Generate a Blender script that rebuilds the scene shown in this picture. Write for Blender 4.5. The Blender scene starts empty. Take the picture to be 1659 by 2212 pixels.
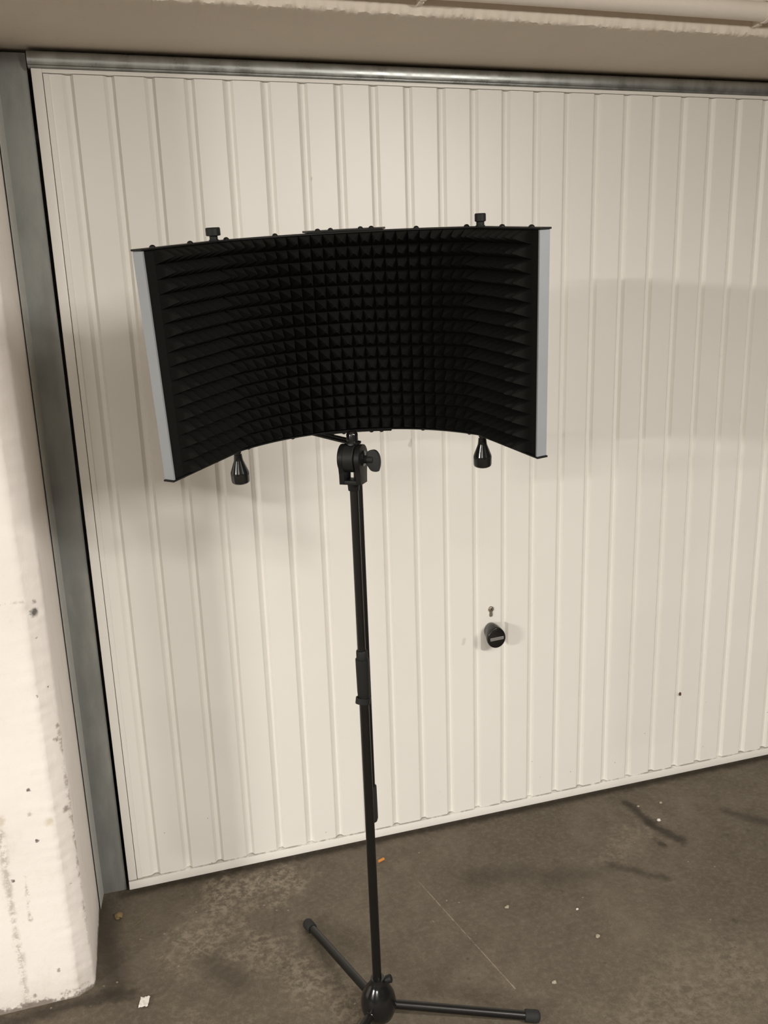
import bpy, bmesh, math, random
from mathutils import Vector, Matrix, noise as mnoise

random.seed(7)
sc = bpy.context.scene
COL = sc.collection
PI = math.pi

# ------------------------------------------------------------------ materials
class NT:
    """tiny node-expression helper"""
    def __init__(self, name):
        self.m = bpy.data.materials.new(name)
        self.m.use_nodes = True
        self.t = self.m.node_tree
        self.b = self.t.nodes['Principled BSDF']
        self._pos = None
    def n(self, typ, **kw):
        nd = self.t.nodes.new(typ)
        for k, v in kw.items():
            setattr(nd, k, v)
        return nd
    def put(self, sock, v):
        if hasattr(v, 'is_output'):
            self.t.links.new(v, sock)
        elif isinstance(v, (tuple, list)) and len(v) == 3 and sock.type == 'RGBA':
            sock.default_value = (*v, 1)
        else:
            sock.default_value = v
    def pos(self):
        if self._pos is None:
            self._pos = self.n('ShaderNodeTexCoord').outputs['Object']
        return self._pos
    def math(self, op, a, b=0.0, clamp=False):
        nd = self.n('ShaderNodeMath', operation=op, use_clamp=clamp)
        self.put(nd.inputs[0], a); self.put(nd.inputs[1], b)
        return nd.outputs[0]
    def vmath(self, op, a, b=(0, 0, 0), out=0):
        nd = self.n('ShaderNodeVectorMath', operation=op)
        self.put(nd.inputs[0], a); self.put(nd.inputs[1], b)
        return nd.outputs['Value'] if op in ('DOT_PRODUCT', 'LENGTH', 'DISTANCE') else nd.outputs[0]
    def scale(self, v, s):
        return self.vmath('MULTIPLY', v, s)
    def noise(self, scale, detail=4, rough=0.55, vec=None, dist=0.0):
        nd = self.n('ShaderNodeTexNoise')
        nd.inputs['Scale'].default_value = scale
        nd.inputs['Detail'].default_value = detail
        nd.inputs['Roughness'].default_value = rough
        nd.inputs['Distortion'].default_value = dist
        self.put(nd.inputs['Vector'], self.pos() if vec is None else vec)
        return nd.outputs[0]
    def voro(self, scale, vec=None, feature='F1', rnd=1.0):
        nd = self.n('ShaderNodeTexVoronoi', feature=feature)
        nd.inputs['Scale'].default_value = scale
        nd.inputs['Randomness'].default_value = rnd
        self.put(nd.inputs['Vector'], self.pos() if vec is None else vec)
        return nd
    def ss(self, x, lo, hi, a=0.0, b=1.0):
        nd = self.n('ShaderNodeMapRange', interpolation_type='SMOOTHSTEP')
        self.put(nd.inputs[0], x)
        for i, v in enumerate((lo, hi, a, b)):
            self.put(nd.inputs[i + 1], v)
        return nd.outputs[0]
    def mix(self, f, a, b):
        nd = self.n('ShaderNodeMix', data_type='RGBA')
        self.put(nd.inputs[0], f); self.put(nd.inputs[6], a); self.put(nd.inputs[7], b)
        return nd.outputs[2]
    def seg(self, a, b, vec=None):
        """distance from the point to the segment a-b"""
        p = self.pos() if vec is None else vec
        a = Vector(a); b = Vector(b); d = b - a; L = max(d.length, 1e-6); u = d / L
        rel = self.vmath('SUBTRACT', p, tuple(a))
        t = self.vmath('DOT_PRODUCT', rel, tuple(u))
        t = self.math('MAXIMUM', self.math('MINIMUM', t, L), 0.0)
        cb = self.n('ShaderNodeCombineXYZ')
        for i in range(3):
            self.put(cb.inputs[i], self.math('MULTIPLY', t, u[i]))
        return self.vmath('LENGTH', self.vmath('SUBTRACT', rel, cb.outputs[0]))
    def z(self):
        s = self.n('ShaderNodeSeparateXYZ'); self.put(s.inputs[0], self.pos()); return s.outputs
    def bump(self, h, strength=0.3, dist=0.01):
        nd = self.n('ShaderNodeBump')
        nd.inputs['Strength'].default_value = strength
        nd.inputs['Distance'].default_value = dist
        self.put(nd.inputs['Height'], h)
        self.t.links.new(nd.outputs[0], self.b.inputs['Normal'])
    def set(self, **kw):
        for k, v in kw.items():
            self.put(self.b.inputs[k.replace('_', ' ')], v)
        return self.m

def plain(name, col, rough=0.5, metal=0.0, spec=0.5, var=0.0, scale=60, bump=0.0):
    s = NT(name)
    c = col
    if var:
        f = s.noise(scale, 4)
        c = s.mix(f, tuple(x * (1 - var) for x in col), tuple(min(1, x * (1 + var)) for x in col))
    if bump:
        s.bump(s.noise(scale * 4, 3), bump, 0.002)
    s.set(Base_Color=c, Roughness=rough, Metallic=metal)
    s.b.inputs['Specular IOR Level'].default_value = spec
    return s.m

def m_floor():
    s = NT('concrete_floor')
    warp = s.vmath('ADD', s.pos(), s.scale(s.n('ShaderNodeTexNoise').outputs[1], (0.0, 0.0, 0.0)))
    big = s.noise(2.2, 5, 0.6)
    mid = s.noise(9, 6, 0.65)
    fine = s.noise(70, 5, 0.7)
    grit = s.noise(260, 3, 0.6)
    c = s.mix(s.ss(big, 0.35, 0.68), (0.100, 0.082, 0.060), (0.142, 0.118, 0.088))
    c = s.mix(s.ss(mid, 0.32, 0.68, 0.0, 0.65), c, (0.080, 0.065, 0.047))
    c = s.mix(s.ss(fine, 0.40, 0.76, 0.0, 0.55), c, (0.19, 0.16, 0.122))
    c = s.mix(s.ss(grit, 0.5, 0.75, 0.0, 0.55), c, (0.06, 0.05, 0.038))
    # worn, pale scuffed patches
    wob = s.math('MULTIPLY', s.math('SUBTRACT', s.noise(14, 6, 0.7), 0.5), 0.30)
    for a, b, w, k in (((0.17, -0.06, 0), (0.33, -0.09, 0), 0.12, 0.75), ((0.17, -0.14, 0), (0.06, -0.27, 0), 0.13, 0.6),
                       ((0.22, -0.30, 0), (0.40, -0.60, 0), 0.10, 0.55), ((1.20, -0.30, 0), (1.45, -0.20, 0), 0.08, 0.3),
                       ((1.3, -0.75, 0), (1.0, -0.85, 0), 0.2, 0.3), ((0.0, -0.52, 0), (0.12, -0.60, 0), 0.09, 0.4)):
        d = s.math('ADD', s.seg(a, b), wob)
        patch = s.math('MULTIPLY', s.ss(d, w, 0.0), s.ss(s.noise(48, 6, 0.75), 0.42, 0.62))
        c = s.mix(s.math('MULTIPLY', patch, k), c, (0.30, 0.255, 0.195))
    # oily and other dark marks, with dark bands along wall foot and door
    wob2 = s.math('MULTIPLY', s.math('SUBTRACT', s.noise(30, 5, 0.7), 0.5), 0.055)
    for a, b, w, k in (((1.437, -0.075, 0), (1.446, -0.20, 0), 0.024, 0.85), ((1.446, -0.20, 0), (1.478, -0.29, 0), 0.034, 0.9),
                       ((1.41, -0.275, 0), (1.42, -0.30, 0), 0.015, 0.7),
                       ((1.235, -0.335, 0), (1.34, -0.428, 0), 0.022, 0.6), ((1.70, -0.22, 0), (1.78, -0.31, 0), 0.03, 0.6),
                       ((1.05, -0.33, 0), (1.2, -0.34, 0), 0.06, 0.4), ((0.84, -0.25, 0), (0.98, -0.28, 0), 0.06, 0.4),
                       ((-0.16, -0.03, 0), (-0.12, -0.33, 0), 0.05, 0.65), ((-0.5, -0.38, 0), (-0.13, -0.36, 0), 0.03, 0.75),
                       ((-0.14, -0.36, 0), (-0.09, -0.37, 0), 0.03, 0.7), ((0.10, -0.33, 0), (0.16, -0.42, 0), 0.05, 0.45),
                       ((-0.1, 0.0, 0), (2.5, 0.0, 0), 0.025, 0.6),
                       ((1.409, -0.626, 0), (1.412, -0.628, 0), 0.012, 0.7)):
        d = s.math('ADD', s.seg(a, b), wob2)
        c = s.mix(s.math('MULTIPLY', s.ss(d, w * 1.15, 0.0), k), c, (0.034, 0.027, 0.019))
    # a thin pale scratch
    d = s.math('ADD', s.seg((0.690, -0.218, 0), (0.780, -0.650, 0)), s.math('MULTIPLY', s.math('SUBTRACT', s.noise(40, 4), 0.5), 0.0035))
    sc_ = s.math('MULTIPLY', s.ss(d, 0.0020, 0.0006), s.ss(s.noise(60, 5, 0.75), 0.34, 0.60))
    c = s.mix(s.math('MULTIPLY', sc_, 0.7), c, (0.34, 0.29, 0.225))
    # aggregate grains
    v = s.voro(34)
    r = s.n('ShaderNodeSeparateColor'); s.put(r.inputs[0], v.outputs['Color'])
    pick = s.math('GREATER_THAN', r.outputs[0], 0.90)
    c = s.mix(s.math('MULTIPLY', s.math('MULTIPLY', s.ss(s.math('ADD', v.outputs['Distance'], s.math('MULTIPLY', s.math('SUBTRACT', grit, 0.5), 0.25)), 0.11, 0.05), pick), 0.6), c, (0.40, 0.34, 0.27))
    pick = s.math('LESS_THAN', r.outputs[1], 0.12)
    c = s.mix(s.math('MULTIPLY', s.math('MULTIPLY', s.ss(s.math('ADD', v.outputs['Distance'], s.math('MULTIPLY', s.math('SUBTRACT', grit, 0.5), 0.3)), 0.20, 0.08), pick), 0.6), c, (0.06, 0.05, 0.038))
    s.bump(s.math('ADD', s.math('MULTIPLY', fine, 0.7), s.math('MULTIPLY', grit, 0.5)), 0.35, 0.004)
    s.set(Base_Color=c, Roughness=s.ss(mid, 0.3, 0.7, 0.62, 0.85))
    s.b.inputs['Specular IOR Level'].default_value = 0.3
    return s.m

def m_plaster():
    s = NT('white_painted_plaster')
    c = s.mix(s.ss(s.noise(3, 4), 0.35, 0.7), (0.83, 0.785, 0.745), (0.875, 0.83, 0.79))
    c = s.mix(s.ss(s.noise(45, 5, 0.7), 0.55, 0.78, 0, 0.18), c, (0.62, 0.56, 0.48))
    n1 = s.math('MULTIPLY', s.math('SUBTRACT', s.noise(22, 6, 0.75), 0.5), 0.03)
    brk = s.ss(s.noise(58, 8, 0.8), 0.43, 0.56)
    # block joints and chips
    for a, b, w, k in (((-0.318, -0.34, 0.0), (-0.318, -0.34, 0.47), 0.013, 0.5), ((-0.284, -0.34, 0.235), (-0.281, -0.34, 0.345), 0.007, 0.6),
                       ((-0.36, -0.34, 0.994), (-0.205, -0.34, 0.991), 0.008, 0.45), ((-0.166, -0.318, 0.12), (-0.172, -0.318, 0.68), 0.008, 0.6)):
        d = s.math('ADD', s.seg(a, b), n1)
        c = s.mix(s.math('MULTIPLY', s.math('MULTIPLY', s.ss(d, w, 0.0), brk), k), c, (0.24, 0.19, 0.14))
    n2 = s.math('MULTIPLY', s.math('SUBTRACT', s.noise(85, 6, 0.75), 0.5), 0.026)
    for p, w, k, cc in (((-0.186, -0.329, 0.962), 0.011, 0.9, (0.07, 0.06, 0.055)), ((-0.184, -0.328, 0.985), 0.006, 0.6, (0.15, 0.13, 0.11)),
                        ((-0.190, -0.331, 0.905), 0.003, 0.8, (0.1, 0.08, 0.07)), ((-0.202, -0.34, 0.775), 0.003, 0.85, (0.1, 0.08, 0.07)), ((-0.180, -0.327, 0.788), 0.003, 0.85, (0.1, 0.08, 0.07)),
                        ((-0.178, -0.325, 0.66), 0.007, 0.7, (0.2, 0.16, 0.12)), ((-0.172, -0.32, 0.69), 0.006, 0.7, (0.2, 0.16, 0.12)),
                        ((-0.247, -0.34, 0.559), 0.0042, 0.9, (0.1, 0.08, 0.07)), ((-0.247, -0.34, 0.431), 0.0036, 0.9, (0.1, 0.08, 0.07)),
                        ((-0.305, -0.34, 0.342), 0.004, 0.9, (0.1, 0.08, 0.07)), ((-0.252, -0.34, 0.50), 0.006, 0.5, (0.3, 0.25, 0.2)),
                        ((-0.214, -0.34, 0.471), 0.013, 0.55, (0.55, 0.47, 0.33)), ((-0.314, -0.34, 0.495), 0.014, 0.55, (0.5, 0.43, 0.31)),
                        ((-0.178, -0.325, 0.487), 0.009, 0.7, (0.2, 0.16, 0.12)), ((-0.24, -0.34, 0.085), 0.005, 0.7, (0.15, 0.12, 0.1)),
                        ((-0.30, -0.34, 0.03), 0.006, 0.7, (0.15, 0.12, 0.1)), ((-0.19, -0.331, 0.30), 0.004, 0.6, (0.2, 0.16, 0.12)),
                        ((-0.268, -0.34, 0.93), 0.005, 0.4, (0.3, 0.25, 0.2)), ((-0.305, -0.34, 1.19), 0.006, 0.8, (0.08, 0.06, 0.05)), ((-0.33, -0.34, 1.42), 0.006, 0.6, (0.1, 0.08, 0.07)), ((-0.30, -0.34, 1.10), 0.009, 0.6, (0.1, 0.08, 0.07))):
        d = s.math('ADD', s.seg(p, (p[0], p[1], p[2] + 0.001)), n2)
        c = s.mix(s.math('MULTIPLY', s.ss(d, w * 1.15, w * 0.25), k), c, cc)
    # soft scuffs on the reveal
    rv = s.math('MULTIPLY', s.ss(s.noise(7, 6, 0.7, vec=s.scale(s.pos(), (1, 5, 0.5))), 0.54, 0.74), 0.25)
    c = s.mix(rv, c, (0.46, 0.40, 0.32))
    # splashed dirt along the foot
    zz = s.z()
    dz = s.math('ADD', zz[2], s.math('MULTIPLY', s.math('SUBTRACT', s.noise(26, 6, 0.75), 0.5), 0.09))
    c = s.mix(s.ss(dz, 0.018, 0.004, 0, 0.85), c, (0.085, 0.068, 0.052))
    c = s.mix(s.ss(dz, 0.10, 0.01, 0, 0.22), c, (0.4, 0.34, 0.28))
    s.bump(s.math('ADD', s.noise(70, 6, 0.7), s.math('MULTIPLY', s.noise(14, 4), 1.2)), 0.24, 0.004)
    s.set(Base_Color=c, Roughness=0.8)
    s.b.inputs['Specular IOR Level'].default_value = 0.25
    return s.m

def m_beam():
    s = NT('painted_concrete')
    c = s.mix(s.noise(5, 5, 0.6), (0.70, 0.63, 0.54), (0.78, 0.71, 0.62))
    c = s.mix(s.ss(s.noise(34, 6, 0.75), 0.60, 0.74, 0, 0.25), c, (0.34, 0.28, 0.22))
    s.bump(s.noise(90, 6, 0.7), 0.25, 0.004)
    s.set(Base_Color=c, Roughness=0.85)
    s.b.inputs['Specular IOR Level'].default_value = 0.2
    return s.m

def m_door():
    s = NT('door_white_paint')
    f = s.noise(4, 5, 0.6)
    c = s.mix(s.ss(f, 0.4, 0.7), (0.81, 0.79, 0.745), (0.825, 0.805, 0.76))
    zz = s.z()
    # fine splashes of dirt near the ground
    v = s.voro(75)
    r = s.n('ShaderNodeSeparateColor'); s.put(r.inputs[0], v.outputs['Color'])
    low = s.ss(zz[2], 0.42, 0.05)
    dot = s.math('MULTIPLY', s.math('MULTIPLY', s.ss(v.outputs['Distance'], 0.16, 0.08), s.math('GREATER_THAN', r.outputs[0], 0.978)), low)
    c = s.mix(s.math('MULTIPLY', dot, 0.75), c, (0.2, 0.16, 0.12))
    c = s.mix(s.math('MULTIPLY', s.ss(s.noise(16, 6, 0.75), 0.60, 0.76), s.math('MULTIPLY', low, 0.16)), c, (0.5, 0.45, 0.38))
    sm = s.math('ABSOLUTE', s.math('SUBTRACT', zz[2], 0.0392 - 0.013))  # bottom seam: dirt and the shade of the gap painted as one dark line
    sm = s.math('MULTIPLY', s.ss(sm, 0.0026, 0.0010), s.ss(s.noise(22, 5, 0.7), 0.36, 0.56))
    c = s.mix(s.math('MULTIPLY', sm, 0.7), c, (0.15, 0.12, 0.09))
    n2 = s.math('MULTIPLY', s.math('SUBTRACT', s.noise(80, 4), 0.5), 0.012)
    for p, w, k in (((0.772, 0.0, 1.205), 0.008, 0.35), ((0.92, 0.0, 0.605), 0.007, 0.25), ((0.53, 0.0, 1.87), 0.004, 0.3)):
        c = s.mix(s.math('MULTIPLY', s.ss(s.math('ADD', s.seg((p[0] - 1.185, 0, p[2] - 0.013), (p[0] - 1.189, 0, p[2] - 0.025)), n2), w, w * 0.3), k), c, (0.3, 0.26, 0.22))
    s.bump(s.noise(3.0, 2, 0.5, vec=s.scale(s.pos(), (1.0, 1.0, 0.5))), 0.06, 0.02)
    s.set(Base_Color=c, Roughness=0.36)
    s.b.inputs['Specular IOR Level'].default_value = 0.5
    return s.m

def m_steel(name, a, b, rough=0.42, metal=0.75):
    s = NT(name)
    f = s.noise(5, 6, 0.65, vec=s.scale(s.pos(), (3, 3, 1)))
    c = s.mix(s.ss(f, 0.35, 0.68), a, b)
    c = s.mix(s.ss(s.noise(40, 5, 0.7), 0.55, 0.8, 0, 0.2), c, tuple(x * 0.7 for x in a))
    s.set(Base_Color=c, Roughness=s.ss(f, 0.3, 0.7, rough - 0.06, rough + 0.1), Metallic=metal)
    return s.m

def m_foam():
    s = NT('black_foam')
    f = s.noise(300, 4, 0.7)
    c = s.mix(f, (0.0055, 0.0054, 0.005), (0.0125, 0.012, 0.011))
    s.bump(s.noise(900, 3, 0.7), 0.5, 0.001)
    s.set(Base_Color=c, Roughness=0.95)
    s.b.inputs['Specular IOR Level'].default_value = 0.12
    return s.m

M = dict(
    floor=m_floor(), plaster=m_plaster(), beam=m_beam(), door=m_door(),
    jamb=m_steel('galvanised_steel', (0.27, 0.28, 0.27), (0.35, 0.36, 0.345), 0.48, 0.35),
    header=m_steel('galvanised_header_steel', (0.32, 0.33, 0.32), (0.42, 0.43, 0.415), 0.30),
    foam=m_foam(),
    flange=plain('right_lit_steel', (0.56, 0.565, 0.54), 0.5, 0.1, 0.4, 0.12, 30),  # jamb steel lightened: lamp light from the right put into its colour
    black=plain('black_powder_coat', (0.006, 0.0059, 0.0056), 0.5, 0.0, 0.3, 0.2, 80),
    tube=plain('black_lacquered_tube', (0.006, 0.0056, 0.0053), 0.33, 0.0, 0.42, 0.25, 40),
    boom=plain('dark_brown_black_tube', (0.006, 0.005, 0.0045), 0.4, 0.0, 0.35),
    rubber=plain('black_rubber', (0.018, 0.018, 0.0175), 0.75, 0.0, 0.35, 0.2, 200),
    plastic=plain('matt_black_plastic', (0.011, 0.011, 0.0105), 0.55, 0.0, 0.3, 0.15, 150),
    gloss=plain('gloss_black', (0.008, 0.008, 0.008), 0.16, 0.0, 0.6),
    knob=plain('black_moulded_plastic', (0.012, 0.011, 0.010), 0.22, 0.0, 0.5),
    alu=plain('brushed_aluminium', (0.32, 0.34, 0.365), 0.5, 0.3, 0.5, 0.06, 20),
    plate=plain('silver_badge', (0.36, 0.35, 0.34), 0.4, 0.4, 0.5),
    ink=plain('badge_lettering', (0.05, 0.048, 0.045), 0.5),
    brass=plain('worn_nickel', (0.40, 0.35, 0.28), 0.38, 0.8, 0.5, 0.2, 200),
    dark=plain('keyway_dark', (0.012, 0.010, 0.009), 0.6),
    pipe=plain('white_painted_pipe', (0.78, 0.71, 0.63), 0.6, 0.0, 0.35, 0.06, 20, 0.15),
    paper=plain('white_paper', (0.72, 0.69, 0.65), 0.9, 0.0, 0.2, 0.1, 80),
    stone=plain('pale_stone', (0.36, 0.32, 0.25), 0.85, 0.0, 0.25, 0.25, 160),
    orange=plain('orange_tip', (0.55, 0.23, 0.06), 0.8, 0.0, 0.25, 0.2, 200),
    leaf=plain('ochre_leaf', (0.20, 0.145, 0.07), 0.8, 0.0, 0.25, 0.3, 120),
    straw=plain('dry_straw', (0.22, 0.175, 0.09), 0.8, 0.0, 0.2),
    dirt=plain('brown_dirt', (0.09, 0.05, 0.03), 0.9),
)

# ------------------------------------------------------------------ mesh helpers
class MB:
    def __init__(self):
        self.v = []; self.f = []; self.mi = []
    def add(self, verts, faces, mi=0):
        o = len(self.v)
        self.v += [Vector(p) for p in verts]
        self.f += [[i + o for i in f] for f in faces]
        self.mi += [mi] * len(faces)
        return self
    def box(self, lo, hi, mi=0):
        x0, y0, z0 = lo; x1, y1, z1 = hi
        v = [(x0, y0, z0), (x1, y0, z0), (x1, y1, z0), (x0, y1, z0), (x0, y0, z1), (x1, y0, z1), (x1, y1, z1), (x0, y1, z1)]
        return self.add(v, [(0, 3, 2, 1), (4, 5, 6, 7), (0, 1, 5, 4), (1, 2, 6, 5), (2, 3, 7, 6), (3, 0, 4, 7)], mi)
    def obox(self, c, ax, ay, az, s, mi=0):
        """oriented box: centre, axes, full sizes"""
        c = Vector(c); a = [Vector(ax).normalized() * s[0] / 2, Vector(ay).normalized() * s[1] / 2, Vector(az).normalized() * s[2] / 2]
        v = [c + a[0] * i + a[1] * j + a[2] * k for k in (-1, 1) for i, j in ((-1, -1), (1, -1), (1, 1), (-1, 1))]
        return self.add(v, [(0, 3, 2, 1), (4, 5, 6, 7), (0, 1, 5, 4), (1, 2, 6, 5), (2, 3, 7, 6), (3, 0, 4, 7)], mi)
    def lathe(self, p0, axis, prof, n=24, mi=0):
        """prof: list of (distance along axis, radius); closed with caps"""
        ax = Vector(axis).normalized()
        u = ax.orthogonal().normalized(); w = ax.cross(u)
        vs = []; fs = []
        for t, r in prof:
            for i in range(n):
                a = 2 * PI * i / n
                vs.append(Vector(p0) + ax * t + (u * math.cos(a) + w * math.sin(a)) * max(r, 1e-5))
        for j in range(len(prof) - 1):
            for i in range(n):
                k = (i + 1) % n
                fs.append((j * n + i, j * n + k, (j + 1) * n + k, (j + 1) * n + i))
        fs.append(tuple(range(n - 1, -1, -1)))
        fs.append(tuple(range((len(prof) - 1) * n, len(prof) * n)))
        return self.add(vs, fs, mi)
    def tube(self, a, b, r, r2=None, n=24, ch=0.0, mi=0):
        a = Vector(a); b = Vector(b); L = (b - a).length; r2 = r if r2 is None else r2
        pr = [(0, r - ch), (ch, r), (L - ch, r2), (L, r2 - ch)] if ch else [(0, r), (L, r2)]
        return self.lathe(a, b - a, pr, n, mi)
    def prism(self, poly, o, ux, uy, d, mi=0):
        """extrude a 2-D polygon (in ux,uy at o) along vector d"""
        o = Vector(o); ux = Vector(ux); uy = Vector(uy); d = Vector(d); n = len(poly)
        v = [o + ux * x + uy * y for x, y in poly]; v += [p + d for p in v]
        f = [tuple(range(n - 1, -1, -1)), tuple(range(n, 2 * n))] + [(i, (i + 1) % n, n + (i + 1) % n, n + i) for i in range(n)]
        return self.add(v, f, mi)
    def blob(self, c, rad, seed=0, rough=0.25, sub=2, mi=0):
        bm = bmesh.new(); bmesh.ops.create_icosphere(bm, subdivisions=sub, radius=1)
        vs = []
        for v in bm.verts:
            k = 1 + rough * mnoise.noise(v.co * 1.7 + Vector((seed * 3.1, seed * 1.7, 0)))
            vs.append(Vector(c) + Vector((v.co.x * rad[0], v.co.y * rad[1], v.co.z * rad[2])) * k)
        bm.verts.ensure_lookup_table()
        fs = [[v.index for v in f.verts] for f in bm.faces]
        bm.free()
        return self.add(vs, fs, mi)
    def build(self, name, mats, parent=None, bevel=0.0, seg=2, smooth=35, weld=False):
        off = parent_world(parent) if parent else Vector((0, 0, 0))
        me = bpy.data.meshes.new(name)
        me.from_pydata([tuple(p - off) for p in self.v], [], self.f)
        if not isinstance(mats, (list, tuple)):
            mats = [mats]
        for m in mats:
            me.materials.append(m)
        for p, i in zip(me.polygons, self.mi):
            p.material_index = i
        bm = bmesh.new(); bm.from_mesh(me)
        if weld:
            bmesh.ops.remove_doubles(bm, verts=bm.verts, dist=1e-5)
        bmesh.ops.recalc_face_normals(bm, faces=bm.faces)
        if bevel:
            es = [e for e in bm.edges if len(e.link_faces) == 2 and e.calc_face_angle(0) > math.radians(40)]
            bmesh.ops.bevel(bm, geom=es, offset=bevel, segments=seg, profile=0.6, affect='EDGES', clamp_overlap=True)
        bm.to_mesh(me); bm.free()
        if smooth:
            for p in me.polygons:
                p.use_smooth = True
            me.set_sharp_from_angle(angle=math.radians(smooth))
        o = bpy.data.objects.new(name, me)
        COL.objects.link(o)
        if parent:
            o.parent = parent
        return o

def parent_world(p):
    w = Vector((0, 0, 0))
    while p:
        w += p.location; p = p.parent
    return w

def empty(name, loc=(0, 0, 0)):
    o = bpy.data.objects.new(name, None); o.empty_display_size = 0.1
    o.location = loc; COL.objects.link(o); return o
def tag(o, label=None, cat=None, group=None, kind=None):
    for k, v in (('label', label), ('category', cat), ('group', group), ('kind', kind)):
        if v: o[k] = v
    return o

# ------------------------------------------------------------------ the setting
def setting():
    # floor
    f = MB().add([(-12, -9.2, 0), (12, -9.2, 0), (12, 1.0, 0), (-12, 1.0, 0), (-12, -9.2, -0.1), (12, -9.2, -0.1), (12, 1.0, -0.1), (-12, 1.0, -0.1)],
                 [(0, 1, 2, 3), (7, 6, 5, 4), (0, 4, 5, 1), (1, 5, 6, 2), (2, 6, 7, 3), (3, 7, 4, 0)])
    tag(f.build('floor', M['floor'], smooth=0), kind='structure')
    # left wall with rough arris and reveal, one surface swept up
    prof = [(-3.0, 1.0), (-3.0, -0.34), (-1.2, -0.34), (-0.6, -0.34), (-0.42, -0.34), (-0.36, -0.34), (-0.30, -0.34), (-0.25, -0.34), (-0.215, -0.3405), (-0.2035, -0.340),
            (-0.1995, -0.3375), (-0.186, -0.329), (-0.1725, -0.3205), (-0.1685, -0.316), (-0.1670, -0.305), (-0.1658, -0.25), (-0.1650, -0.17), (-0.1642, -0.08), (-0.1638, 0.02), (-0.1638, 1.0)]
    nz = 520; H = 2.60
    vs = []; n = len(prof)
    for j in range(nz + 1):
        z = H * j / nz
        for i, (x, y) in enumerate(prof):
            a = 0.0009 if 8 <= i <= 13 else (0.0004 if 3 <= i <= 16 else 0)
            k = 2.4 if i in (9, 10, 12, 13) else 1.0
            q = Vector((x * 60, y * 60, z * 55))
            dx = (0.7 * mnoise.noise(q) + 0.6 * mnoise.noise(q * 2.7)) * a * k + mnoise.noise(Vector((x * 9, y * 9, z * 6))) * a * 1.2
            dy = mnoise.noise(q + Vector((7, 3, 1))) * a * k
            vs.append((x + dx, y + dy, z))
    fs = []
    for j in range(nz):
        for i in range(n):
            k = (i + 1) % n
            fs.append((j * n + i, j * n + k, (j + 1) * n + k, (j + 1) * n + i))
    fs += [tuple(range(n - 1, -1, -1)), tuple(range(nz * n, nz * n + n))]
    tag(MB().add(vs, fs).build('wall_left', M['plaster'], smooth=50), kind='structure')
    tag(MB().box((2.62, -0.34, 0), (6, 1.0, 2.6)).build('wall_right', M['plaster'], smooth=0), kind='structure')
    # beam above the door with a ragged lower arris
    x0, x1, nx = -3.0, 6.0, 900
    pr = [(1.0, 2.6), (1.0, 2.137), (-0.02, 2.136), (-0.28, 2.1385), (-0.325, 2.139), (-0.337, 2.1395), (-0.343, 2.141), (-0.345, 2.146), (-0.345, 2.155), (-0.345, 2.30), (-0.345, 2.6)]
    vs = []; n = len(pr)
    xs = [x0 + (-0.3 - x0) * q / 40 for q in range(40)] + [-0.3 + 2.4 * q / 1100 for q in range(1100)] + [2.1 + (x1 - 2.1) * q / 60 for q in range(61)]
    nx = len(xs) - 1
    for j in range(nx + 1):
        x = xs[j]
        for i, (y, z) in enumerate(pr):
            a = 0.0035 if 5 <= i <= 7 else (0.0012 if i in (4, 8) else 0)
            q = Vector((x * 45, y * 40, z * 40))
            rg = 0.6 * mnoise.noise(q) + 0.5 * mnoise.noise(q * 2.6) + 0.4 * mnoise.noise(q * 6)
            chip = (max(0, mnoise.noise(Vector((x * 42, 4.2, 1.1))) - 0.30) * 0.012 + max(0, mnoise.noise(Vector((x * 130, 1.2, 7.1))) - 0.2) * 0.005) if 4 <= i <= 6 else 0
            vs.append((x, y + mnoise.noise(q * 1.7 + Vector((3, 1, 8))) * a * 1.2 + chip, z + rg * a * 0.8 + chip * 0.5))
    fs = []
    for j in range(nx):
        for i in range(n):
            k = (i + 1) % n
            fs.append((j * n + i, j * n + k, (j + 1) * n + k, (j + 1) * n + i))
    fs += [tuple(range(n - 1, -1, -1)), tuple(range(nx * n, nx * n + n))]
    tag(MB().add(vs, fs).build('lintel_beam', M['beam'], smooth=50), kind='structure')
    tag(MB().box((-12, -9.2, 2.6), (12, 1.0, 2.7)).build('ceiling', M['beam'], smooth=0), kind='structure')
    tag(MB().box((-0.3, 0.98, 0), (2.8, 1.0, 2.3)).build('light_block_wall', M['plaster'], smooth=0), kind='structure')  # unseen wall added behind the door to block world light from its gaps
    tag(MB().box((-12, -9.3, 0), (12, -9.2, 2.6)).build('wall_front', M['plaster'], smooth=0), kind='structure')
    # steel frame: left jamb (face + return flange), header
    j = MB()
    j.prism([(-0.1540, 0.020), (-0.0915, 0.020), (-0.0915, 0.0225), (-0.1560, 0.0225)],
            (0, 0, 0.0), (1, 0, 0), (0, 1, 0), (0, 0, 2.128))
    t1 = tag(j.build('trim_1', M['jamb'], bevel=0.0008, seg=1), kind='structure')
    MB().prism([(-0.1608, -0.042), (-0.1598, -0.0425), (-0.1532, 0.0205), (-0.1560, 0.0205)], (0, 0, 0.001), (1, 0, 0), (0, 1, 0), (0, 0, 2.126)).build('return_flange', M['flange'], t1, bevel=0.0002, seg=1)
    j = MB()
    j.prism([(2.606, -0.036), (2.604, -0.036), (2.604, 0.020), (2.5405, 0.020), (2.5405, 0.0225), (2.606, 0.0225)],
            (0, 0, 0.0), (1, 0, 0), (0, 1, 0), (0, 0, 2.128))
    tag(j.build('trim_2', M['jamb'], bevel=0.0008, seg=1), kind='structure')
    h = MB()
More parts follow.
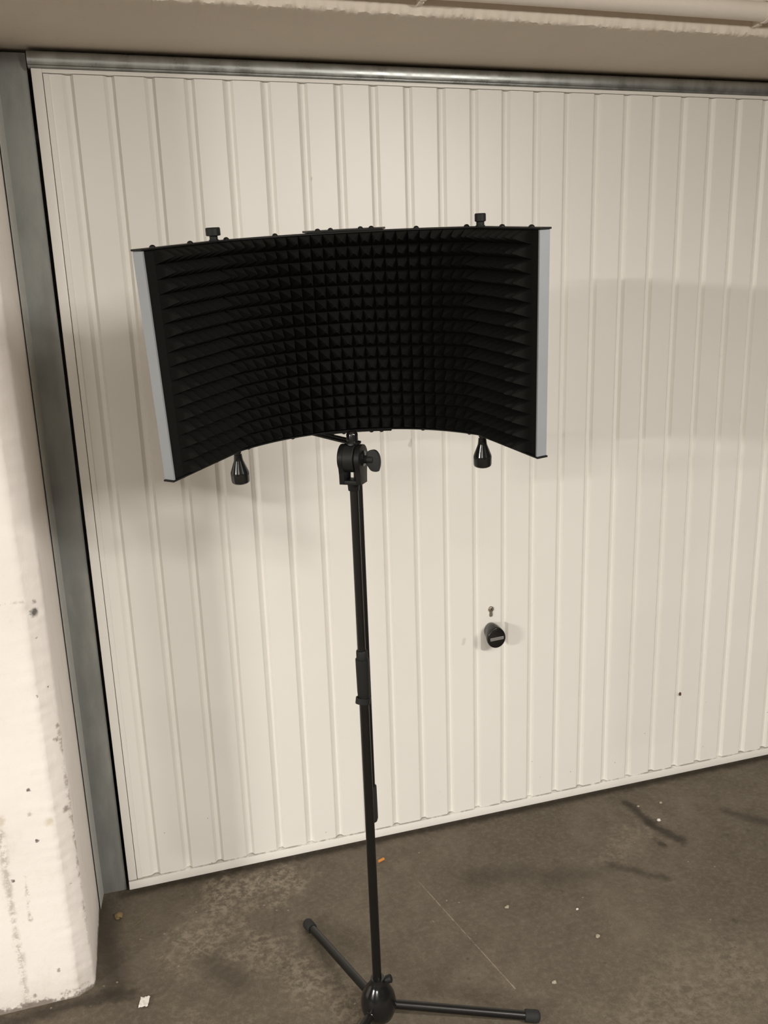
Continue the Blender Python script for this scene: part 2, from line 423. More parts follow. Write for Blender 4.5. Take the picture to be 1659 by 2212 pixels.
    hp = [(0.012, 2.0935), (0.0015, 2.0935), (0.0, 2.096), (-0.0004, 2.0990), (-0.0052, 2.1000), (-0.0063, 2.1035), (-0.0069, 2.1075), (-0.0072, 2.1115), (-0.0072, 2.1155), (-0.0068, 2.1195), (-0.0058, 2.1235), (-0.0040, 2.1262), (-0.0010, 2.1278), (0.004, 2.128), (0.0185, 2.128), (0.0185, 2.0935)]
    h.prism(hp, (-0.0885, 0, 0), (0, 1, 0), (0, 0, 1), (2.63, 0, 0))
    tag(h.build('trim_3', M['header'], smooth=60), kind='structure')

# ------------------------------------------------------------------ garage door
PITCH = 0.088
def garage_door():
    d = empty('door_1', (1.185, 0, 0.013))
    tag(d, kind='structure')
    XL, XR, ZB, ZT = -0.0830, 2.5300, 0.0125, 2.0930
    XS0, XS1 = -0.0605, 2.508          # seams inside the side stiles
    ZS0, ZS1 = 0.0375, 2.0845          # seams above the bottom rail / below the top rail
    # corrugated sheet, swept in x
    P = [(XS0 + 0.0010, 0.004), (XS0 + 0.0016, 0.0006), (-0.0480, 0.0006), (-0.0462, 0.0026), (-0.0445, 0.0030)]
    k = 0
    while k * PITCH < XS1 - 0.03:
        x = k * PITCH
        if k == 0:
            P += [(-0.0215, 0.0030), (-0.0120, 0.0105), (-0.0035, 0.0105)]
        else:
            P += [(x - 0.0215, 0.0), (x - 0.0120, 0.0098), (x - 0.0030, 0.0098)]
        P += [(x + 0.0032, 0.0)]
        k += 1
    P += [(XS1 - 0.0016, 0.0), (XS1 - 0.001, 0.004)]
    front = P; n = len(front)
    zs = [ZS0 + 0.0012 + (ZS1 - ZS0 - 0.0024) * i / 24 for i in range(25)]
    vs = []
    for z in zs:
        for x, y in front:
            vs.append((x, y + 0.0009 * mnoise.noise(Vector((x * 1.3, 0.3, z * 2.0))), z))
    m = len(vs)
    for z in (zs[0], zs[-1]):
        for x, y in front:
            vs.append((x, 0.030, z))
    fs = []
    for j in range(len(zs) - 1):
        for i in range(n - 1):
            fs.append((j * n + i, j * n + i + 1, (j + 1) * n + i + 1, (j + 1) * n + i))
    for i in range(n - 1):
        fs.append((i + 1, i, m + i, m + i + 1))
        t = (len(zs) - 1) * n
        fs.append((t + i, t + i + 1, m + n + i + 1, m + n + i))
    sheet = MB().add(vs, fs)
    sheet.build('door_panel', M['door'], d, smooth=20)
    # leaf frame
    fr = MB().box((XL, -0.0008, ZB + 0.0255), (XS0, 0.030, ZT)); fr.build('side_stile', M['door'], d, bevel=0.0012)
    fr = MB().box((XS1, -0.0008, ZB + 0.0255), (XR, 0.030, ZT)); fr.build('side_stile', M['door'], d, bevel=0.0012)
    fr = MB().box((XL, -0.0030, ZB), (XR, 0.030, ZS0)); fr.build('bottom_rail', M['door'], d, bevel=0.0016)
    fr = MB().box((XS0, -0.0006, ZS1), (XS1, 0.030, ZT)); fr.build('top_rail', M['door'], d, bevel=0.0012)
    # dark backing seen in the seams
    MB().box((XL + 0.002, 0.0305, ZB + 0.002), (XR - 0.002, 0.033, ZT - 0.002)).build('back_sheet', M['dark'], d, smooth=0)
    # euro-profile cylinder
    lx, lz = 1.0034, 0.6885
    poly = []
    for i in range(25):
        a = math.radians(-62 + 304 * i / 24)
        poly.append((0.0085 * math.cos(a), 0.0085 * math.sin(a)))
    poly += [(-0.005, -0.0185)] + [(0.005 * math.cos(a), -0.0185 + 0.005 * math.sin(a)) for a in [math.radians(180 + 20 * q) for q in range(1, 9)]] + [(0.005, -0.0185)]
    cy = MB().prism(poly, (lx, 0.004, lz), (1, 0, 0), (0, 0, 1), (0, -0.0075, 0)).build('lock_cylinder', M['brass'], d, bevel=0.0005, seg=1)
    MB().lathe((lx, -0.0035, lz), (0, -1, 0), [(0, 0.0062), (0.0008, 0.0062), (0.0012, 0.0056)], 24).build('cylinder_plug', M['brass'], cy)
    MB().obox((lx - 0.0002, -0.0049, lz + 0.0010), (1, 0, 0), (0, 0, 1), (0, 1, 0), (0.0022, 0.0065, 0.0006)).build('keyway', M['dark'], cy, bevel=0.0)
    # turning knob: tapered drop-shaped grip
    kx, kz = 1.0000, 0.6170
    secs = [(0.0005, 0.0, 0.004, 0.0180, 0.0225), (-0.006, 0.0, 0.005, 0.0190, 0.0245), (-0.014, 0.0, 0.005, 0.0205, 0.0265), (-0.024, 0.0, 0.004, 0.0232, 0.0285),
            (-0.033, 0.0, 0.002, 0.0262, 0.0300), (-0.041, 0.0, 0.0, 0.0282, 0.0304), (-0.0465, 0.0, -0.001, 0.0288, 0.0304), (-0.0500, 0.0, -0.001, 0.0278, 0.0294), (-0.0515, 0.0, -0.001, 0.0258, 0.0274)]
    vs = []; fs = []; n = 40
    for (y, ox, oz, rx, rz) in secs:
        t = min(1, max(0, (-y) / 0.045))
        for i in range(n):
            a = 2 * PI * i / n
            c, s_ = math.cos(a), math.sin(a)
            e = 1.0 - 0.22 * max(0, s_) ** 2 * (1 - 0.3 * t)          # narrower towards the top
            vs.append((kx + ox + rx * c * e, y, kz + oz + rz * s_ * (1.12 if s_ > 0 else 1.0)))
    for j in range(len(secs) - 1):
        for i in range(n):
            q = (i + 1) % n
            fs.append((j * n + i, j * n + q, (j + 1) * n + q, (j + 1) * n + i))
    fs += [tuple(range(n)), tuple(range((len(secs) - 1) * n, len(secs) * n))]
    kb = MB().add(vs, fs).build('knob', M['knob'], d, smooth=45)
    # badge with its lettering, as one mesh
    pc = Vector((kx + 0.0005, -0.0517, kz - 0.0015)); rot = math.radians(3)
    ux = Vector((math.cos(rot), 0, math.sin(rot))); uz = Vector((-math.sin(rot), 0, math.cos(rot)))
    bd = MB().obox(pc, ux, (0, 1, 0), uz, (0.0415, 0.0010, 0.0090))
    cu = bpy.data.curves.new('lettering', 'FONT'); cu.body = 'H\u00d6RMANN'; cu.size = 0.0068; cu.align_x = 'CENTER'; cu.align_y = 'CENTER'; cu.extrude = 0.0; cu.space_character = 1.12;
    to = bpy.data.objects.new('lettering', cu); COL.objects.link(to)
    dg = bpy.context.evaluated_depsgraph_get(); dg.update()
    tm = to.evaluated_get(dg).to_mesh()
    o3 = pc + Vector((0, -0.00065, 0))
    bd.add([o3 + ux * v.co.x + uz * (v.co.y - 0.0004) for v in tm.vertices], [list(p.vertices) for p in tm.polygons], 1)
    to.evaluated_get(dg).to_mesh_clear()
    bpy.data.objects.remove(to); bpy.data.curves.remove(cu)
    bo = bd.build('badge', [M['plate'], M['ink']], kb, smooth=0)
    bo['label'] = 'small silver badge with dark lettering'
    # flake of dirt stuck in a groove
    MB().blob((1.672, 0.003, 0.30), (0.0045, 0.003, 0.0062), 3, 0.7).build('dirt_flake', M['dirt'], d)

# ------------------------------------------------------------------ pipe along the beam
def pipe():
    yc, zc, r = -0.3805, 2.180, 0.0195
    p = empty('conduit_pipe', (1.5, yc, zc))
    tag(p, 'white painted round pipe clipped along the front of the concrete beam over the garage door', 'pipe')
    vs = []; fs = []; n = 20; nx = 160
    for j in range(nx + 1):
        x = -1.6 + 6.8 * j / nx
        for i in range(n):
            a = 2 * PI * i / n
            rr = r + 0.0005 * mnoise.noise(Vector((x * 8, math.cos(a) * 2, math.sin(a) * 2)))
            vs.append((x, yc + rr * math.cos(a) + 0.0012 * mnoise.noise(Vector((x * 1.5, 0, 5))), zc + rr * math.sin(a) + 0.0015 * mnoise.noise(Vector((x * 1.5, 2, 0)))))
    for j in range(nx):
        for i in range(n):
            k = (i + 1) % n
            fs.append((j * n + i, j * n + k, (j + 1) * n + k, (j + 1) * n + i))
    fs += [tuple(range(n)), tuple(range(nx * n, nx * n + n))]
    MB().add(vs, fs).build('pipe', M['pipe'], p, smooth=60)
    for x in (-0.14, 0.694, 1.508, 2.33):
        c = MB()
        ro, ri = r + 0.004, r + 0.0006
        poly = [(ro * math.cos(a), ro * math.sin(a)) for a in [math.radians(-150 + 300 * q / 20) for q in range(21)]]
        poly += [(ri * math.cos(a), ri * math.sin(a)) for a in [math.radians(150 - 300 * q / 20) for q in range(21)]]
        c.prism(poly, (x - 0.005, yc, zc), (0, -1, 0), (0, 0, 1), (0.010, 0, 0))
        c.box((x - 0.005, yc + 0.014, zc - 0.024), (x + 0.005, -0.344, zc + 0.010))
        c.build('pipe_clip', M['pipe'], p, bevel=0.0006, seg=1)

# ------------------------------------------------------------------ microphone stand
def V(*a): return Vector(a)
def stand():
    base = V(0.4475, -0.648, 0.0)
    top = V(0.4395, -0.648, 1.250)
    st = empty('microphone_stand', base)
    tag(st, 'black tripod microphone stand with its boom arm folded down, holding the foam screen', 'microphone stand')
    def ax(z):
        return base + (top - base) * (z / top.z)
    # hub
    MB().lathe(base, (0, 0, 1), [(0.024, 0.015), (0.026, 0.024), (0.034, 0.033), (0.050, 0.0385), (0.068, 0.0395), (0.084, 0.0365), (0.098, 0.030), (0.111, 0.0215), (0.118, 0.0168), (0.129, 0.0152), (0.1295, 0.0105)], 32).build('hub', M['gloss'], st, smooth=50)
    angs = []
    for tip in (V(0.358, -0.293, 0), V(0.788, -0.752, 0), V(0.178, -0.897, 0)):
        dr = (tip - V(base.x, base.y, 0)); L = dr.length; dr.normalize()
        s0 = base + dr * 0.026 + V(0, 0, 0.058)
        e0 = base + dr * (L - 0.030) + V(0, 0, 0.0178)
        e1 = base + dr * L + V(0, 0, 0.0152)
        u = (e1 - s0).normalized()
        leg = MB().tube(s0, e0 + u * 0.012, 0.0098, n=20).build('leg', M['tube'], st)
        MB().lathe(e0, u, [(0, 0.0118), (0.002, 0.0132), (0.026, 0.0137), (0.031, 0.0125), (0.034, 0.008)], 24).build('rubber_foot', M['rubber'], leg, smooth=45)
        MB().lathe(s0 - u * 0.004, u, [(0, 0.0125), (0.014, 0.0125), (0.017, 0.0110)], 20).build('leg_socket', M['gloss'], leg)
    # clamp screws of the hub
    kd = V(0.62, -0.25, 0.0).normalized()
    k1 = base + kd * 0.014 + V(0, 0, 0.1215)
    MB().lathe(k1, kd + V(0, 0, 0.45), [(0, 0.005), (0.006, 0.005), (0.0065, 0.0085), (0.016, 0.0092), (0.018, 0.0075)], 16).build('clamp_screw', M['plastic'], st)
    kd2 = V(0.9, -0.6, 0).normalized()
    MB().lathe(base + kd2 * 0.028 + V(0, 0, 0.066), kd2, [(0, 0.007), (0.010, 0.007), (0.012, 0.005)], 6).build('hub_bolt', M['gloss'], st, smooth=20)
    # tubes
    MB().tube(ax(0.10), ax(0.83), 0.0098, n=28).build('lower_tube', M['tube'], st)
    MB().tube(ax(0.82), ax(1.246), 0.0083, n=28).build('upper_tube', M['tube'], st)
    u = (top - base).normalized()
    g0 = ax(0.806)
    gr = MB().lathe(g0, u, [(0, 0.0112), (0.003, 0.0122), (0.014, 0.0128), (0.080, 0.0136), (0.0835, 0.0134), (0.0840, 0.0115), (0.100, 0.0112), (0.1015, 0.0105), (0.102, 0.0086)], 32).build('height_grip', M['plastic'], st, smooth=30)
    # tilted cable-clip ring under the grip
    t = (V(0.16, 0.08, 1)).normalized(); c0 = ax(0.799)
    n = 36; vs = []; fs = []
    a1 = V(1, 0, 0); a1 = (a1 - t * a1.dot(t)).normalized(); a2 = t.cross(a1)
    for zz, rr in ((-0.0062, 0.0102), (-0.0062, 0.0128), (0.0062, 0.0128), (0.0062, 0.0102)):
        for i in range(n):
            an = 2 * PI * i / n
            ex = 0.0045 * max(0, math.cos(an - PI)) ** 3
            vs.append(c0 + a1 * math.cos(an) * (rr + ex) + a2 * math.sin(an) * (rr + ex) + t * zz)
    for j in range(4):
        for i in range(n):
            k = (i + 1) % n; q = (j + 1) % 4
            fs.append((j * n + i, j * n + k, q * n + k, q * n + i))
    MB().add(vs, fs).build('cable_clip', M['plastic'], st)
    # swivel clutch: yoke of two cheeks with a disc between, axis turned towards the viewer's right
    be = math.radians(-35)
    A = V(math.cos(be), math.sin(be), 0)         # clutch axis
    B = V(-math.sin(be), math.cos(be), 0)        # away from the viewer
    cc = V(0.4390, -0.648, 1.2955)
    R0 = 0.0265
    def cheek_poly():
        p = [(R0 * math.cos(math.radians(q)), R0 * math.sin(math.radians(q))) for q in range(-38, 219, 8)]
        p += [(-0.0185, -0.030), (-0.0175, -0.048), (0.0175, -0.048), (0.0185, -0.030)]
        return p
    yk = MB()
    for s in (-1, 1):
        yk.prism(cheek_poly(), cc + A * (s * 0.0165 - 0.0050), B, (0, 0, 1), A * 0.010)
    yk.obox(cc + V(0, 0, -0.0445), A, B, (0, 0, 1), (0.0425, 0.034, 0.0075))
    yk.lathe(cc + V(0, 0, -0.062), (0, 0, 1), [(0, 0.0105), (0.014, 0.0115), (0.0145, 0.0115)], 24)
    yk.build('clutch_yoke', M['black'], st, bevel=0.0012)
    MB().lathe(cc - A * 0.0113, A, [(0, 0.0264), (0.0004, 0.0268), (0.0185, 0.0268), (0.0200, 0.0250)], 48).build('clutch_disc', M['plastic'], st, smooth=30)
    MB().lathe(cc + A * 0.020, A, [(0, 0.0145), (0.003, 0.0145), (0.0045, 0.012), (0.0050, 0.0055), (0.012, 0.0055)], 28).build('tension_washer', M['gloss'], st)
    # wing knob
    w0 = cc + A * 0.0300 + V(0, 0, -0.002)
    Wz = (V(0, 0, 1) * math.cos(0.12) + B * math.sin(0.12)).normalized()
    Wn = A.cross(Wz).normalized()
    pol = [(0.0, 0.0155), (0.010, 0.0195), (0.017, 0.0175), (0.0225, 0.0105), (0.0250, 0.0), (0.0250, -0.010), (0.0225, -0.0200), (0.0200, -0.0225), (0.0085, -0.0215), (0.0035, -0.015), (-0.002, -0.008), (-0.002, 0.009)]
    for _ in range(2):
        pol = [q for i in range(len(pol)) for a_, b_ in ((pol[i], pol[(i + 1) % len(pol)]),) for q in ((a_[0] * .75 + b_[0] * .25, a_[1] * .75 + b_[1] * .25), (a_[0] * .25 + b_[0] * .75, a_[1] * .25 + b_[1] * .75))]
    wk = MB().prism(pol, w0 - Wn * 0.0055, A, Wz, Wn * 0.011)
    wk.lathe(w0 - A * 0.006, A, [(0, 0.0075), (0.010, 0.0085), (0.018, 0.0080)], 20)
    wk.build('wing_knob', M['plastic'], st, bevel=0.0012, seg=2, smooth=40)
    # boom arm hanging behind the pole
    b1 = cc + B * 0.036 + V(-0.004, 0, 0.012)
    b2 = V(0.4570, -0.6235, 0.506)
    ub = (b2 - b1).normalized()
    MB().tube(b1, b2, 0.0082, n=24).build('boom_tube', M['boom'], st)
    L = (b2 - b1).length
    MB().lathe(b1 + ub * (L - 0.082), ub, [(0, 0.0088), (0.001, 0.0112), (0.030, 0.0115), (0.076, 0.0118), (0.083, 0.0100), (0.086, 0.006)], 24).build('boom_grip', M['rubber'], st, smooth=45)
    MB().lathe(cc + V(0, 0, 0.0240), (0, 0, 1), [(0, 0.0085), (0.0030, 0.0085), (0.0035, 0.0070)], 20).build('thread', M['alu'], st)
    return cc

# ------------------------------------------------------------------ foam reflection screen
def screen(cc):
    a, s, LL, LR, pL, pR, h, yaw, pit, rol, ox, oy, oz = (0.23729, 0.10199, 0.1918, 0.18803, 1.03463, 1.18278, 0.37597, -0.22521, 0.104, 0.02468, 0.45139, -0.64996, 1.50874)
    Rm = Matrix.Rotation(yaw, 3, 'Z') @ Matrix.Rotation(pit, 3, 'X') @ Matrix.Rotation(-rol, 3, 'Y')
    # (roll turns x towards -z)
    ca, sa = math.cos(rol), math.sin(rol)
    Rm = Matrix.Rotation(yaw, 3, 'Z') @ Matrix.Rotation(pit, 3, 'X') @ Matrix(((ca, 0, -sa), (0, 1, 0), (sa, 0, ca)))
    O = V(ox, oy, oz)
    R = (a * a + s * s) / (2 * s); th = math.asin(a / R); AL = R * th
    def W(x, y, z): return O + Rm @ V(x, y, z)
    def P(t, off, z):
        """t along the shell, off towards the inside (viewer), z up"""
        if abs(t) <= AL:
            q = t / R; x, y = R * math.sin(q), R * math.cos(q) - (R - s); nx, ny = -math.sin(q), -math.cos(q)
        else:
            e = abs(t) - AL
            if t < 0:
                x, y = -a - e * math.cos(pL), -e * math.sin(pL); nx, ny = math.sin(pL), -math.cos(pL)
            else:
                x, y = a + e * math.cos(pR), -e * math.sin(pR); nx, ny = -math.sin(pR), -math.cos(pR)
        return W(x + nx * off, y + ny * off, z)
    UP = Rm @ V(0, 0, 1)
    T0, T1 = -AL - LL, AL + LR
    root = empty('vocal_screen', W(0, s, -h / 2))
    tag(root, 'curved black acoustic foam screen with pale metal side edges mounted on the microphone stand', 'acoustic screen')
    def ts_range(t0, t1, step=0.012):
        br = [t0] + [q for q in (-AL, AL) if t0 < q < t1] + [t1]
        out = []
        for u0, u1 in zip(br[:-1], br[1:]):
            n = max(1, int((u1 - u0) / step))
            out += [u0 + (u1 - u0) * i / n for i in range(n)]
        return out + [t1]
    def band(t0, t1, o0, o1, z0, z1):
        """solid strip following the shell"""
        tt = ts_range(t0, t1); vs = []; fs = []
        for t in tt:
            # mitre at the wing folds comes from averaging nothing: the shell simply kinks
            vs += [P(t, o0, z0), P(t, o1, z0), P(t, o1, z1), P(t, o0, z1)]
        for i in range(len(tt) - 1):
            for k in range(4):
                q = (k + 1) % 4
                fs.append((i * 4 + k, i * 4 + q, i * 4 + 4 + q, i * 4 + 4 + k))
        e = (len(tt) - 1) * 4
        fs += [(3, 2, 1, 0), (e, e + 1, e + 2, e + 3)]
        return MB().add(vs, fs)
    PT = 0.0030
    zi = h / 2 - PT
    band(T0, T1, -0.0035, 0.0, -zi, zi).build('back_shell', M['black'], root, smooth=30)
    # foam: wings and centre, pyramids on a base
    BASE, APEX = 0.0125, 0.0425
    rows = 16
    def foam(t0, t1, cols, m0, m1):
        """pyramid field between t0+m0 and t1-m1, flat margins outside"""
        rh = 2 * zi / rows
        rnd = random.Random(int(t0 * 1000))
        tb = [t0] if m0 else []
        tc = [t0 + m0 + (t1 - m1 - t0 - m0) * i / cols for i in range(cols + 1)]
        tb = tb + tc + ([t1] if m1 else [])
        vs = []; fs = []; idx = {}
        def vid(key, p):
            if key not in idx:
                idx[key] = len(vs); vs.append(p)
            return idx[key]
        eps = 1e-4
        def tcl(t):     # keep inside its own panel at the folds
            return min(max(t, t0 + eps), t1 - eps)
        for j in range(rows):
            z0 = -zi + j * rh
            for i in range(len(tb) - 1):
                c = [vid(('b', i, j), P(tcl(tb[i]), BASE, z0)), vid(('b', i + 1, j), P(tcl(tb[i + 1]), BASE, z0)),
                     vid(('b', i + 1, j + 1), P(tcl(tb[i + 1]), BASE, z0 + rh)), vid(('b', i, j + 1), P(tcl(tb[i]), BASE, z0 + rh))]
                margin = (m0 and i == 0) or (m1 and i == len(tb) - 2)
                if margin:
                    fs.append(tuple(c)); continue
                tm = (tb[i] + tb[i + 1]) / 2 + rnd.uniform(-1, 1) * 0.0008; zm = z0 + rh / 2 + rnd.uniform(-1, 1) * 0.0008
                ap = APEX + rnd.uniform(-1, 1) * 0.0012
                # small blunt tip
                tip = [vid(('t', i, j, q), P(tm + dx * 0.0008, ap, zm + dz * 0.0008)) for q, (dx, dz) in enumerate(((-1, -1), (1, -1), (1, 1), (-1, 1)))]
                fs.append(tuple(tip))
                for q in range(4):
                    k = (q + 1) % 4
                    fs.append((c[q], c[k], tip[k], tip[q]))
        # sides and back
        m = len(tb)
        back = {}
        for j in range(rows + 1):
            for i in (list(range(m)) if j in (0, rows) else [0, m - 1]):
                back[(i, j)] = len(vs); vs.append(P(tcl(tb[i]), 0.0004, -zi + j * rh))
        for i in range(m - 1):
            fs.append((idx[('b', i, 0)], back[(i, 0)], back[(i + 1, 0)], idx[('b', i + 1, 0)]))
            fs.append((idx[('b', i, rows)], idx[('b', i + 1, rows)], back[(i + 1, rows)], back[(i, rows)]))
        for j in range(rows):
            fs.append((idx[('b', 0, j)], idx[('b', 0, j + 1)], back[(0, j + 1)], back[(0, j)]))
            fs.append((idx[('b', m - 1, j)], back[(m - 1, j)], back[(m - 1, j + 1)], idx[('b', m - 1, j + 1)]))
        return MB().add(vs, fs).build('foam_panel', M['foam'], root, smooth=0)
    gap = 0.006
    foam(-AL + gap, AL - gap, 22, 0.0, 0.0)
    foam(T0 + 0.003, -AL - 0.002, 7, 0.025, 0.0)
    foam(AL + 0.002, T1 - 0.003, 7, 0.0, 0.021)
    # pale metal end strips
    for t, d in ((T0, -1), (T1, 1)):
        lo, hi = (t - 0.0015, t + 0.002) if d < 0 else (t - 0.002, t + 0.0015)
        mb = band(lo, hi, -0.0030, 0.0165, -zi + 0.0005, zi - 0.0005)
        o = mb.build('edge_strip', M['alu'], root, smooth=0)
        o['label'] = 'pale aluminium edge strip'
    # top and bottom plates
    trs = (-0.4240, -0.3310, -0.2375, -0.1370, 0.1330, 0.2350, 0.3360, 0.4200)
    tin = (-0.0545, -0.0300, 0.0265, 0.0470)
    for sg in (1, -1):
        z0, z1 = (zi, h / 2) if sg > 0 else (-h / 2, -zi)
        pl = band(T0 - 0.004, T1 + 0.004, -0.0045, 0.0175, z0, z1).build('top_plate' if sg > 0 else 'bottom_plate', M['black'], root, bevel=0.0006, seg=1, smooth=30)
        zb0, zb1 = (h / 2, h / 2 + 0.0035) if sg > 0 else (-h / 2 - 0.0035, -h / 2)
        band(-0.0755, 0.0685, -0.030, 0.0160, zb0, zb1).build('bracket_plate', M['black'], root, bevel=0.0006, seg=1, smooth=30)
        for t in trs + tin:
            zz = (h / 2 if t in trs else h / 2 + 0.0035) * sg
            c = P(t, 0.0075, zz)
            MB().lathe(c - UP * sg * 0.0008, UP * sg, [(0, 0.0052), (0.0012, 0.0052), (0.0032, 0.0042), (0.0046, 0.0022), (0.0049, 0.0006)], 16).build('screw', M['black'], root, smooth=50)
    # hinge rods with a thumb knob above and a cone foot below
    for sd, kr in ((-1, 0.0125), (1, 0.0098)):
        t = sd * AL
        b = P(t, 0.0085, -h / 2); tp = P(t, 0.0085, h / 2)
        rod = MB().tube(b - UP * 0.012, tp + UP * 0.009, 0.0042, n=16).build('hinge_rod', M['black'], root)
        MB().lathe(tp, UP, [(0, 0.0085), (0.0015, 0.0085), (0.002, 0.0070), (0.0075, 0.0070), (0.008, kr - 0.001), (0.009, kr), (0.0200, kr), (0.0215, kr - 0.0012)], 28).build('thumb_knob', M['plastic'], rod, smooth=35)
        MB().lathe(b - UP * 0.0004, -UP, [(0, 0.0070), (0.003, 0.0070), (0.0035, 0.0060), (0.006, 0.0060), (0.0065, 0.0076), (0.014, 0.0082), (0.018, 0.0088), (0.0400, 0.0172), (0.0420, 0.0176), (0.0430, 0.0170), (0.0440, 0.0176), (0.0570, 0.0174), (0.0600, 0.0166), (0.0618, 0.0148), (0.0626, 0.0110)], 32).build('cone_foot', M['gloss'], rod, smooth=22)
    # rear upright joining the two bracket plates
    up0 = P(-0.004, -0.024, -h / 2 - 0.0035); up1 = P(-0.004, -0.024, h / 2 + 0.0035)
    Yx = Rm @ V(1, 0, 0); Yy = Rm @ V(0, 1, 0)
    MB().obox((up0 + up1) / 2, Yx, Yy, UP, (0.055, 0.004, h + 0.007)).build('rear_upright', M['black'], root, bevel=0.0005, seg=1)
    # slotted mounting rail running back under the screen
    a0 = V(cc.x, cc.y, 1.3235) + V(0.001, 0, 0)
    dr = V(0.4072 - 0.4444, -0.5145 + 0.645, 0).normalized(); sd = V(dr.y, -dr.x, 0)
    tail = a0 + dr * 0.205
    rl = MB()
    w = 0.0135
    L0 = -0.016
    cap = [(L0 - 0.006 + w * 0.9 * (1 - math.cos(math.radians(q))), w * math.sin(math.radians(q))) for q in range(-90, 91, 15)]
    for sgn in (-1, 1):
        rl.prism([(0.012, 0.0042), (0.19, 0.0042), (0.19, w), (0.012, w)], a0, dr, sd * sgn, V(0, 0, 0.004))
    rl.prism([(0.012, -w), (0.012, w), (-0.010, w), (-0.0165, w * 0.6), (-0.018, 0), (-0.0165, -w * 0.6), (-0.010, -w)], a0, dr, sd, V(0, 0, 0.004))
    rl.prism([(0.19, -w), (0.205, -w), (0.205, w), (0.19, w)], a0, dr, sd, V(0, 0, 0.004))
    rl.build('mounting_rail', M['tube'], root, bevel=0.0006, seg=1)
    # drop tab between the rear upright and the rail
    MB().obox((up0 + V(0, 0.002, -0.003) + tail + V(0, 0, 0.004)) / 2, (tail - up0).normalized(), sd, V(0, 0, 1), ((tail - up0).length + 0.01, 0.025, 0.004)).build('rail_tab', M['black'], root, bevel=0.0005, seg=1)
    # dome nut on the stand thread
    MB().lathe(a0 + V(0, 0, 0.0042), (0, 0, 1), [(0, 0.0112), (0.0125, 0.0108), (0.0155, 0.0100), (0.0185, 0.0075), (0.0195, 0.0045)], 24).build('dome_nut', M['gloss'], root, smooth=40)

# ------------------------------------------------------------------ litter on the floor
def litter():
    def one(name, mb, mat, label, cat, group=None):
        tag(mb.build(name, mat, smooth=30), label, cat, group)
    # crumpled paper scrap
    vs = []; n = 7; rnd = random.Random(3)
    for j in range(n):
        for i in range(n):
            x = (i / (n - 1) - 0.5) * 0.021; y = (j / (n - 1) - 0.5) * 0.026
            z = 0.0035 + 0.0028 * mnoise.noise(Vector((x * 190, y * 190, 2.0))) + 0.003 * abs(math.sin(i * 1.3 + j * 0.7)) * 0.7
            vs.append((-0.0566 + x + y * 0.25, -0.4117 + y * (1.1) - x * 0.15, max(0.0006, z)))
    top = len(vs); vs += [(x, y, max(0.0002, z - 0.0006)) for x, y, z in vs]
    fs = []
    for j in range(n - 1):
        for i in range(n - 1):
            q = (j * n + i, j * n + i + 1, (j + 1) * n + i + 1, (j + 1) * n + i)
            fs.append(q); fs.append(tuple(top + k for k in reversed(q)))
    ring = [i for i in range(n)] + [(j * n + n - 1) for j in range(1, n)] + [((n - 1) * n + i) for i in range(n - 2, -1, -1)] + [(j * n) for j in range(n - 2, 0, -1)]
    for q in range(len(ring)):
        b, c = ring[q], ring[(q + 1) % len(ring)]
        fs.append((b, top + b, top + c, c))
    one('paper_scrap', MB().add(vs, fs), M['paper'], 'crumpled scrap of white paper on the floor near the foot of the left wall', 'paper')
    u = V(0.94, 0.34, 0)
    one('filter_stub', MB().tube(V(0.6070, -0.1010, 0.0042), V(0.6070, -0.1010, 0.0042) + u * 0.020, 0.0042, n=14, ch=0.0006), M['orange'], 'small orange stub on the floor just right of the stand pole near the door', 'litter')
    one('dry_leaf', MB().blob((-0.1131, -0.0925, 0.0065), (0.011, 0.010, 0.0065), 5, 0.6), M['leaf'], 'brownish yellow lump of dry leaf on the floor below the left door jamb', 'leaf')
    st = MB()
    p = [V(-0.0805, -0.1439, 0.0012), V(-0.060, -0.126, 0.0020), V(-0.040, -0.106, 0.0020), V(-0.0254, -0.0889, 0.0012)]
    for q in range(3):
        st.tube(p[q], p[q + 1], 0.0006, n=8)
    one('straw', st, M['straw'], 'thin dry straw stalk on the floor beside the dry leaf', 'straw')
    peb = [((1.4769, -0.1922), 0.0068, 'white pebble lying in the middle of the dark stain right of the stand', M['paper']),
           ((1.4598, -0.108), 0.0052, 'pale pebble at the door end of the dark stain right of the stand', M['stone']),
           ((0.8771, -0.3929), 0.0072, 'pale pebble just right of the long thin floor scratch', M['stone']),
           ((1.048, -0.5645), 0.0066, 'pale pebble in the open floor, farther right than the one beside the scratch', M['stone']),
           ((0.8738, -0.6643), 0.0068, 'pale pebble on the floor nearest the right rubber foot of the stand', M['stone']),
           ((1.0489, -0.4596), 0.0040, 'tiny white pebble on the open floor between two larger pale ones', M['paper']),
           ((1.536, -0.115), 0.0062, 'flat pale pebble farther right than the dark stain near the door', M['stone'])]
    for i, ((x, y), r, lab, mt) in enumerate(peb):
        one('pebble', MB().blob((x, y, r * 0.42), (r * 0.85, r * 0.62, r * 0.5), i, 0.7), mt, lab, 'pebble', 'pebbles on the concrete floor')

setting(); garage_door(); pipe()
cc = stand(); screen(cc); litter()

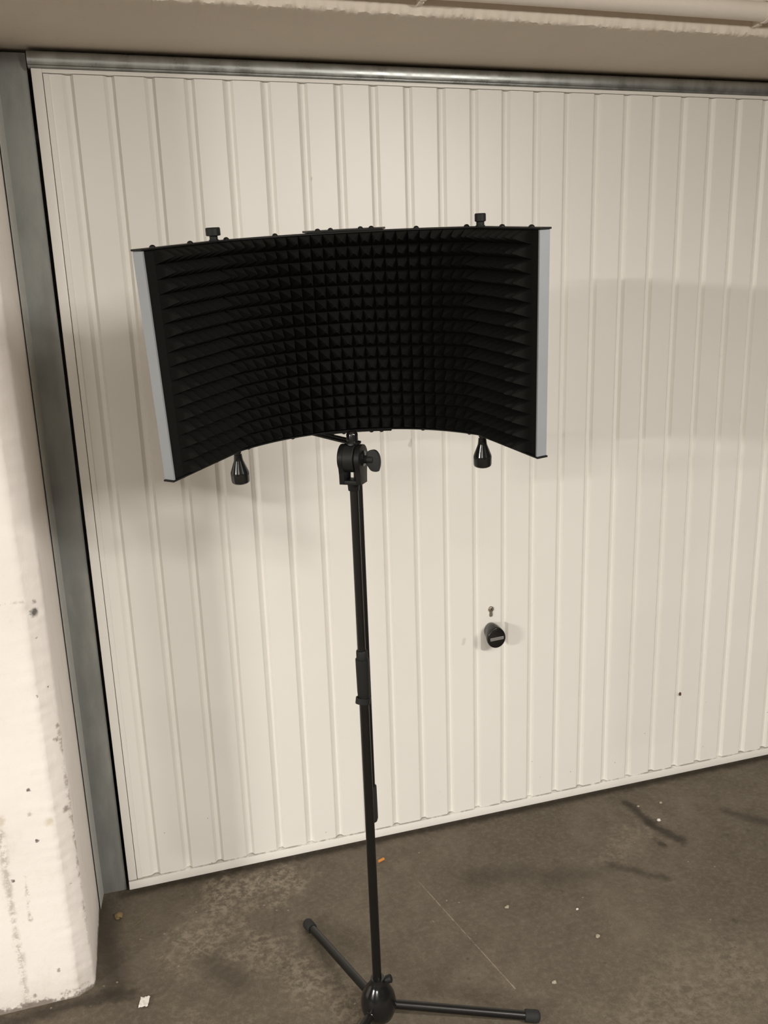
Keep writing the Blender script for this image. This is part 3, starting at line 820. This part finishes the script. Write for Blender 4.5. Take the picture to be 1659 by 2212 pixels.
# ------------------------------------------------------------------ light
def tube_lamp(name, loc, L, power, tilt=8, aim=0, spread=180, col=(1.0, 0.955, 0.885), w=0.10):
    l = bpy.data.lights.new(name, 'AREA'); l.shape = 'RECTANGLE'; l.size = L; l.size_y = w
    l.energy = power; l.color = col
    o = bpy.data.objects.new(name, l); COL.objects.link(o)
    o.location = loc; o.rotation_euler = (math.radians(tilt), math.radians(aim), 0); l.spread = math.radians(spread)
    return o
tube_lamp('ceiling_lamp', (1.75, -3.2, 2.34), 1.0, 108, 6, 22)
tube_lamp('ceiling_lamp', (0.4, -2.7, 2.34), 1.2, 20, 0)
tube_lamp('ceiling_lamp', (-5.0, -3.7, 2.30), 1.5, 350, 30)
tube_lamp('ceiling_lamp', (-1.6, -5.0, 2.30), 1.3, 135, 5)

wd = bpy.data.worlds.new('World'); sc.world = wd; wd.use_nodes = True
bg = wd.node_tree.nodes['Background']; bg.inputs[0].default_value = (1.0, 0.9, 0.78, 1); bg.inputs[1].default_value = 0.05

# ------------------------------------------------------------------ camera
cam = bpy.data.cameras.new('camera'); co = bpy.data.objects.new('camera', cam); COL.objects.link(co)
R = ((0.9567, 0.2732, 0.1002), (-0.2893, 0.9301, 0.2264), (-0.0314, -0.2456, 0.9689))   # right | forward | up
rt = Vector((R[0][0], R[1][0], R[2][0])).normalized(); fw = Vector((R[0][1], R[1][1], R[2][1])).normalized(); up = rt.cross(fw); 
m = Matrix.Identity(4)
for i in range(3):
    m[i][0] = rt[i]; m[i][1] = up[i]; m[i][2] = -fw[i]
m[0][3], m[1][3], m[2][3] = 0.0453, -2.1863, 1.5913
co.matrix_world = m
cam.sensor_fit = 'AUTO'; cam.sensor_width = 36.0; cam.lens = 1857.25 / 2212 * 36.0
cam.clip_start = 0.02; cam.clip_end = 100
sc.camera = co

sc.view_settings.view_transform = 'Standard'; sc.view_settings.look = 'None'
sc.view_settings.exposure = 0.0; sc.view_settings.gamma = 1.0; sc.view_settings.use_curve_mapping = False
sc.cycles.use_denoising = True
sc.cycles.max_bounces = 6
sc.cycles.diffuse_bounces = 5
sc.cycles.glossy_bounces = 3
sc.cycles.use_adaptive_sampling = True
sc.cycles.adaptive_threshold = 0.015
